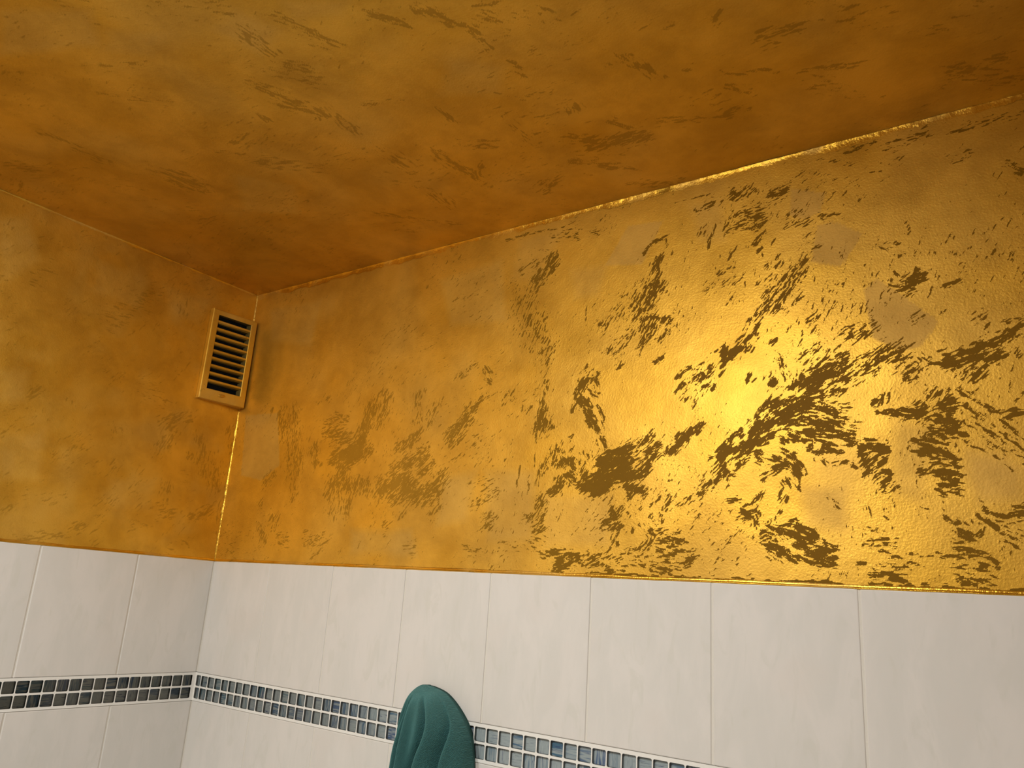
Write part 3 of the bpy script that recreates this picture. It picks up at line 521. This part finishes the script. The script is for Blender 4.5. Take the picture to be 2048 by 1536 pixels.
# ------------------------------------------------------------------ glass mosaic border
G = 0.0018        # width of the grout lines
T0, T1, S0, S1 = -0.2497, -0.2719, -0.2755, -0.2982     # top row, lower row
DEP = 0.0046
def mosaic_mesh(w, h):
    """clear front pane over a shallow tray: painted back and sides coloured dark as shade, corners rounded"""
    c = 0.0022
    def ring(y, ins=0.0):
        x, z, r = w / 2 - ins, h / 2 - ins, c - ins * 0.5
        pts = []
        for cx, cz, a in ((x - r, -z + r, -90), (x - r, z - r, 0), (-x + r, z - r, 90), (-x + r, -z + r, 180)):
            for k in (0, 45, 90): pts.append((cx + r * math.cos(math.radians(a + k)), y, cz + r * math.sin(math.radians(a + k))))
        return pts
    v = ring(0.0) + ring(DEP, 0.0002)
    n = 12
    f = [tuple(range(n))]; fm = [2]                                   # front pane
    f.append(tuple(range(n, 2 * n))); fm.append(0)                    # painted back
    for k in range(n): f.append((k, n + k, n + (k + 1) % n, (k + 1) % n)); fm.append(1)
    me = bpy.data.meshes.new('mosaic'); me.from_pydata(v, [], f)
    for m_ in (M_MOSAIC, M_MOSAIC_SIDE, M_PANE): me.materials.append(m_)
    me.polygons.foreach_set('material_index', fm); me.update()
    return me
mcache = {}
def mosaic(parent, side, u0, u1, z1, z0):
    key = (round(u1 - u0, 4), round(z1 - z0, 4))
    if key not in mcache: mcache[key] = mosaic_mesh(*key)
    o = link(bpy.data.objects.new('mosaic_tile', mcache[key]), parent)
    if side == 'back': o.location = ((u0 + u1) / 2, 0.0004, (z0 + z1) / 2)
    else: o.location = (-0.0004, (u0 + u1) / 2, (z0 + z1) / 2); o.rotation_euler = (0, 0, math.pi / 2)
def border(parent, side, cuts):
    """white grout lattice: front face with one hole per mosaic tile"""
    bm = bmesh.new()
    f0, f1 = (-0.0002, 0.0052)
    def bar(u0, u1, z0, z1):
        if side == 'back': add_box(bm, (u0, f0, z0), (u1, f1, z1))
        else: add_box(bm, (-f1, u0, z0), (-f0, u1, z1))
    lo, hi = cuts[0][0] - 0.006, cuts[-1][1] + 0.012
    if side == 'back': lo = 0.0; hi = cuts[-1][1] + G
    else: lo = cuts[0][0] - G; hi = 0.0
    bar(lo, hi, T0, ZB - 0.0006); bar(lo, hi, S0, T1); bar(lo, hi, ZC + 0.0012, S1)
    prev = lo
    for u0, u1 in cuts:
        for za, zb in ((T1, T0), (S1, S0)): bar(prev, u0, za, zb)
        prev = u1
    for za, zb in ((T1, T0), (S1, S0)): bar(prev, hi, za, zb)
    # small fillets so the holes have rounded corners
    r = 0.0022
    for u0, u1 in cuts:
        for za, zb in ((T1, T0), (S1, S0)):
            for (cu, su) in ((u0, 1), (u1, -1)):
                for (cz, sz) in ((za, 1), (zb, -1)):
                    pts = [(cu, cz)] + [(cu + su * r * (1 - math.sin(math.radians(a))), cz + sz * r * (1 - math.cos(math.radians(a)))) for a in (0, 45, 90)]
                    fr = [bm.verts.new((u, f0, z) if side == 'back' else (-f0, u, z)) for u, z in pts]
                    bk = [bm.verts.new((u, 0.004, z) if side == 'back' else (-0.004, u, z)) for u, z in pts]
                    bm.faces.new(fr)
                    for k in range(1, 3): bm.faces.new((fr[k], fr[k + 1], bk[k + 1], bk[k]))
    bmesh.ops.recalc_face_normals(bm, faces=bm.faces)
    o = bm_obj('mosaic_border', bm, M_GROUT_W, parent)
    for u0, u1 in cuts:
        mosaic(o, side, u0, u1, T0, T1); mosaic(o, side, u0, u1, S0, S1)
bnd = [0.0215 + 0.02488 * k for k in range(0, 57)]
cuts = [(0.0042, bnd[0] - G / 2)] + [(a + G / 2, c - G / 2) for a, c in zip(bnd[:-1], bnd[1:])]
border(wall_back, 'back', cuts)
bnd = [-0.0068 - 0.02466 * k for k in range(0, 19)][::-1]
border(wall_left, 'left', [(a + G / 2, c - G / 2) for a, c in zip(bnd[:-1], bnd[1:])])

# ------------------------------------------------------------------ painted beads of filler along the edges
def bead(name, p0, p1, d1, d2, r1, r2, seed, label, step=0.004):
    """quarter-round of lumpy filler from p0 to p1 between directions d1 and d2"""
    gen = np.random.default_rng(seed)
    p0, p1, d1, d2 = (np.array(x, float) for x in (p0, p1, d1, d2))
    L = np.linalg.norm(p1 - p0); n = max(8, int(L / step))
    k = 7
    lump = np.convolve(gen.standard_normal(n + 9), np.ones(5) / 5, 'same')[4:n + 5]
    lump2 = np.convolve(gen.standard_normal(n + 29), np.ones(15) / 8, 'same')[14:n + 15]
    v = []; f = []
    for i in range(n + 1):
        c = p0 + (p1 - p0) * i / n
        s1 = r1 * (1 + 0.40 * lump[i] + 0.30 * lump2[i]); s2 = r2 * (1 + 0.40 * lump2[i] + 0.14 * lump[i])
        s1 = max(s1, r1 * 0.35); s2 = max(s2, r2 * 0.35)
        for j in range(k):
            t = j / (k - 1) * math.pi / 2
            # concave-to-flat fillet
            a, b_ = (1 - math.sin(t)) * 0.55 + 0.45 * (1 - j / (k - 1)), (1 - math.cos(t)) * 0.55 + 0.45 * (j / (k - 1))
            rr = 1 + 0.10 * gen.standard_normal()
            if j in (0, k - 1): rr = 1.0
            v.append(c + d1 * s1 * a * rr + d2 * s2 * b_ * rr)
    for i in range(n):
        for j in range(k - 1):
            a = i * k + j; f.append((a, a + 1, a + k + 1, a + k))
    o = mesh_obj(name, v, f, M_GOLD_TRIM, smooth=True)
    o['kind'] = 'structure'; o['label'] = label
    return o
bead('trim_1', (-GY, GY, 0), (-GY, GY, CEIL), (1, 0, 0), (0, -1, 0), 0.0030, 0.0030, 21, 'thin lumpy gold filler bead up the corner between the walls', 0.0025)
bead('trim_2', (0, GY, CEIL), (RX, GY, CEIL), (0, -1, 0), (0, 0, -1), 0.0020, 0.0110, 22, 'gold filler bead between the back wall and the ceiling', 0.003)
bead('trim_3', (-GY, 0, CEIL), (-GY, FY, CEIL), (1, 0, 0), (0, 0, -1), 0.0020, 0.0050, 23, 'gold filler bead between the left wall and the ceiling', 0.003)
def lip(name, side, seed, label):
    """rounded gold lip where the plaster ends on top of the tiles"""
    gen = np.random.default_rng(seed)
    Lx = RX if side == 'back' else -FY
    n = int(Lx / 0.004); k = 8
    l1 = np.convolve(gen.standard_normal(n + 9), np.ones(5) / 5, 'same')[4:n + 5]; l2 = np.convolve(gen.standard_normal(n + 29), np.ones(11) / 6, 'same')[14:n + 15]
    v = []; f = []
    for i in range(n + 1):
        u = Lx * i / n
        for j in range(k):
            t = j / (k - 1)
            z = 0.0050 * (1 - t) - 0.0012 * t - 0.0005 * l1[i] * t + 0.0006 * l2[i] * (1 - t)
            out = GY - 0.0004 - (GY + 0.0005 + 0.00025 * l2[i]) * math.sin(min(1, t * 1.15) * math.pi / 2) ** 1.5 if t < 0.87 else -0.0006
            if t == 1: out = 0.0012
            if 0.3 < t < 0.6: out += 0.0011
            v.append((u, out, z) if side == 'back' else (-out, -u, z))
    for i in range(n):
        for j in range(k - 1):
            a = i * k + j; f.append((a, a + 1, a + k + 1, a + k))
    o = mesh_obj(name, v, f, M_GOLD_TRIM, smooth=True); o['kind'] = 'structure'; o['label'] = label
lip('trim_4', 'back', 31, 'gold paint lip along the top edge of the back wall tiles')
lip('trim_5', 'left', 32, 'gold paint lip along the top edge of the left wall tiles')

# ------------------------------------------------------------------ ventilation grille on the left wall
grille = bpy.data.objects.new('ventilation_grille', None); link(grille)
grille.empty_display_size = 0.05; grille.location = (0.0, -0.060, 0.3635)
grille['label'] = 'gold painted louvred ventilation grille high on the left wall beside the corner'; grille['category'] = 'vent'
GO = np.array((0.0, -0.060, 0.3635))
YL, YR, ZL, ZH = -0.1186, -0.0015, 0.3635, 0.5855       # outer
yl, yr, zl, zh = -0.1030, -0.0170, 0.3895, 0.5725       # opening
def fx(y): return 0.0105 + (y - YL) / (YR - YL) * 0.0115       # front plane of the frame: it stands further out at the corner
def loc(v): return [tuple(np.array(p) - GO) for p in v]
def frame_ring(y0, y1, z0, z1, xf, ins):
    return [(xf(y) - ins, y, z) for y, z in ((y0, z0), (y1, z0), (y1, z1), (y0, z1))]
w_ = -0.0025
rings = [[(w_, y, z) for y, z in ((YL, ZL), (YR, ZL), (YR, ZH), (YL, ZH))],
         frame_ring(YL, YR, ZL, ZH, fx, 0.0018), frame_ring(YL + 0.0012, YR - 0.0012, ZL + 0.0012, ZH - 0.0012, fx, 0.0004),
         frame_ring(YL + 0.003, YR - 0.003, ZL + 0.003, ZH - 0.003, fx, 0.0),
         frame_ring(yl - 0.0012, yr + 0.0012, zl - 0.0012, zh + 0.0012, fx, 0.0), frame_ring(yl, yr, zl, zh, fx, 0.0010),
         [(0.0002, y, z) for y, z in ((yl, zl), (yr, zl), (yr, zh), (yl, zh))]]
v = sum(rings, []); f = []
for r in range(len(rings) - 1):
    for k in range(4): f.append((r * 4 + k, r * 4 + (k + 1) % 4, r * 4 + 4 + (k + 1) % 4, r * 4 + 4 + k))
mesh_obj('frame', loc(v), f, [M_GOLD_GRILLE, M_SLAT_RAW_SHADE], grille, fmat=[0] * 20 + [1] * 4)  # inner sides get the darker raw colour to stand for slat shading
mesh_obj('duct_shade_plate', loc([(-0.0015, yl, zl), (-0.0015, yr, zl), (-0.0015, yr, zh), (-0.0015, yl, zh), (0.0016, yl + .0004, zl + .0004), (0.0016, yr - .0004, zl + .0004), (0.0016, yr - .0004, zh - .0004), (0.0016, yl + .0004, zh - .0004)]),
         [(4, 5, 6, 7), (0, 1, 5, 4), (1, 2, 6, 5), (2, 3, 7, 6), (3, 0, 4, 7)], M_DARK, grille)  # near-black plate, its colour stands for the unlit depth behind the louvres
pitch = (zh - zl) / 10.0
def slat_mesh():
    """louvre blade: rounded front lip, sloping down and back; back third unpainted"""
    v = []; f = []; fm = []
    for e, y in enumerate((yl - 0.001, yr + 0.001)):
        x = fx(y) - 0.0012
        back = 0.0030
        prof = [(x, 0.0030), (x - 0.0012, 0.0040), (back, -0.0030), (back, -0.0048), (x - (x - back) * 0.50, -0.0034), (x, -0.0008)]
        v += [(px, y, pz) for px, pz in prof]
    n = 6
    for k in range(n):
        f.append((k, (k + 1) % n, n + (k + 1) % n, n + k)); fm.append(1 if k in (1, 2, 3) else 0)
    f += [tuple(range(n)), tuple(range(2 * n - 1, n - 1, -1))]; fm += [0, 0]
    me = bpy.data.meshes.new('slat'); me.from_pydata([(p[0], p[1] - GO[1], p[2]) for p in v], [], f)
    me.materials.append(M_GOLD_GRILLE); me.materials.append(M_SLAT_RAW_SHADE); me.polygons.foreach_set('material_index', fm); me.update()
    return me
sm = slat_mesh()
for k in range(1, 10):
    s = link(bpy.data.objects.new('slat', sm), grille); s.location = (0, 0, zl + pitch * k + 0.0012 - GO[2])
# closing tab under the louvres
bm = bmesh.new(); bmesh.ops.create_uvsphere(bm, u_segments=14, v_segments=8, radius=1.0)
yk = -0.0640
bmesh.ops.transform(bm, matrix=Matrix.Translation((fx(yk) - GO[0], yk - GO[1], 0.3790 - GO[2])) @ Matrix.Rotation(math.radians(12), 4, 'X') @ Matrix.Diagonal((0.0042, 0.0095, 0.0036, 1)), verts=bm.verts)
bm_obj('tab', bm, M_GOLD_TRIM, grille, smooth=True)

# ------------------------------------------------------------------ hanging towel
def towel():
    Zt = -0.1960
    # left and right outline: (depth below the top, x)
    Lp = [(0, 0.684), (0.0023, 0.679), (0.0063, 0.676), (0.0188, 0.670), (0.032, 0.667), (0.0509, 0.663), (0.0904, 0.659), (0.1394, 0.653), (0.26, 0.640), (0.67, 0.625)]
    Rp = [(0, 0.691), (0.0017, 0.706), (0.0061, 0.7295), (0.0192, 0.753), (0.0351, 0.772), (0.0498, 0.786), (0.0671, 0.796), (0.0915, 0.802), (0.1103, 0.8045), (0.26, 0.809), (0.67, 0.816)]
    def li(z, P):
        u = math.sqrt(max(0.0, Zt - z))
        return float(np.mean([np.interp(abs(u + 0.022 * e), [math.sqrt(p[0]) for p in P], [p[1] for p in P]) for e in (-1, -.66, -.33, 0, .33, .66, 1)]))
    # fold valleys: (depth below the top, position across 0..1)
    V = [([(0.02, .20), (0.05, .125), (0.09, .10), (0.14, .12), (0.6, .15)], 0.016, 0.030),
         ([(0.015, .30), (0.03, .265), (0.09, .27), (0.14, .285), (0.6, .30)], 0.050, 0.045),
         ([(0.03, .62), (0.058, .66), (0.09, .545), (0.14, .49), (0.6, .47)], 0.032, 0.038),
         ([(0.045, .93), (0.06, .885), (0.09, .79), (0.14, .79), (0.6, .77)], 0.034, 0.050)]
    n, mrow = 150, 170
    zs = [Zt - 0.67 * (i / (mrow - 1)) ** 1.7 for i in range(mrow)]
    v = []; uv = []
    for z in zs:
        t = Zt - z
        xl, xr = li(z, Lp), li(z, Rp)
        dep = 0.058 * (1 - math.exp(-(t + 0.0006) / 0.018)) ** 0.7 + 0.018 * min(1, t / 0.15)
        grow = min(1, max(0, (t - 0.010) / 0.085)) ** 0.9
        for j in range(n + 1):
            s = j / n
            ang = math.pi * s
            # front half: ellipse-like outline from the left edge over the front to the right edge
            xs = xl + (xr - xl) * (0.5 - 0.5 * math.cos(ang)) 
            sx = (xs - xl) / max(1e-6, xr - xl)
            y = -0.012 - dep * math.sin(ang) ** 0.62
            for P, amp, wd in V:
                c = float(np.mean([np.interp(t + e, [p[0] for p in P], [p[1] for p in P]) for e in (-.024, -.012, 0, .012, .024)]))
                d = (sx - c) / wd
                d = d * (0.75 if d < 0 else 1.25) 
                y += amp * grow * math.exp(-d * d)
                y -= 0.35 * amp * grow * math.exp(-((sx - c - 0.085) / 0.05) ** 2)
            y += 0.0011 * math.sin(37 * sx + 60 * t) * min(1, t / 0.05) + 0.0016 * math.sin(11 * sx - 40 * t + 1.3) * min(1, t / 0.05)
            y = min(y, -0.006)
            v.append((xs, y, z)); uv.append((sx * (xr - xl) * 6, t * 6))
    f = []
    W = n + 1
    for i in range(mrow - 1):
        for j in range(n):
            a = i * W + j; f.append((a, a + W, a + W + 1, a + 1))
    # back sheet against the wall
    b0 = len(v)
    for i, z in enumerate(zs):
        for j, yb in ((0, -0.0015), (1, -0.0015)):
            xl, xr = li(z, Lp), li(z, Rp)
            v.append(((xl + 0.004, xr - 0.004)[j] if xr - xl > 0.02 else (xl + xr) / 2 + (j - .5) * 0.002, yb, z)); uv.append((j, (Zt - z) * 6))
    for i in range(mrow - 1):
        a, c = i * W, b0 + i * 2
        f.append((a + W, a, c, c + 2)); f.append((c + 3, c + 1, a + n, a + W + n)); f.append((c + 2, c, c + 1, c + 3))
    f.append(tuple([j for j in range(W)][::1]) + (b0 + 1, b0)); last = (mrow - 1) * W
    f.append(tuple([last + j for j in range(W)][::-1]) + (b0 + 2 * mrow - 2, b0 + 2 * mrow - 1))
    me = bpy.data.meshes.new('hand_towel'); me.from_pydata(v, [], f); me.materials.append(M_TOWEL)
    ul = me.uv_layers.new(name='uv')
    vi = np.zeros(len(me.loops), dtype=np.int32); me.loops.foreach_get('vertex_index', vi)
    ul.data.foreach_set('uv', np.array(uv, dtype=np.float32)[vi].ravel())
    me.polygons.foreach_set('use_smooth', [True] * len(me.polygons)); me.update()
    o = link(bpy.data.objects.new('hand_towel', me))
    o['label'] = 'teal terry towel hanging in folds on the tiled wall'; o['category'] = 'towel'
    return o
towel()
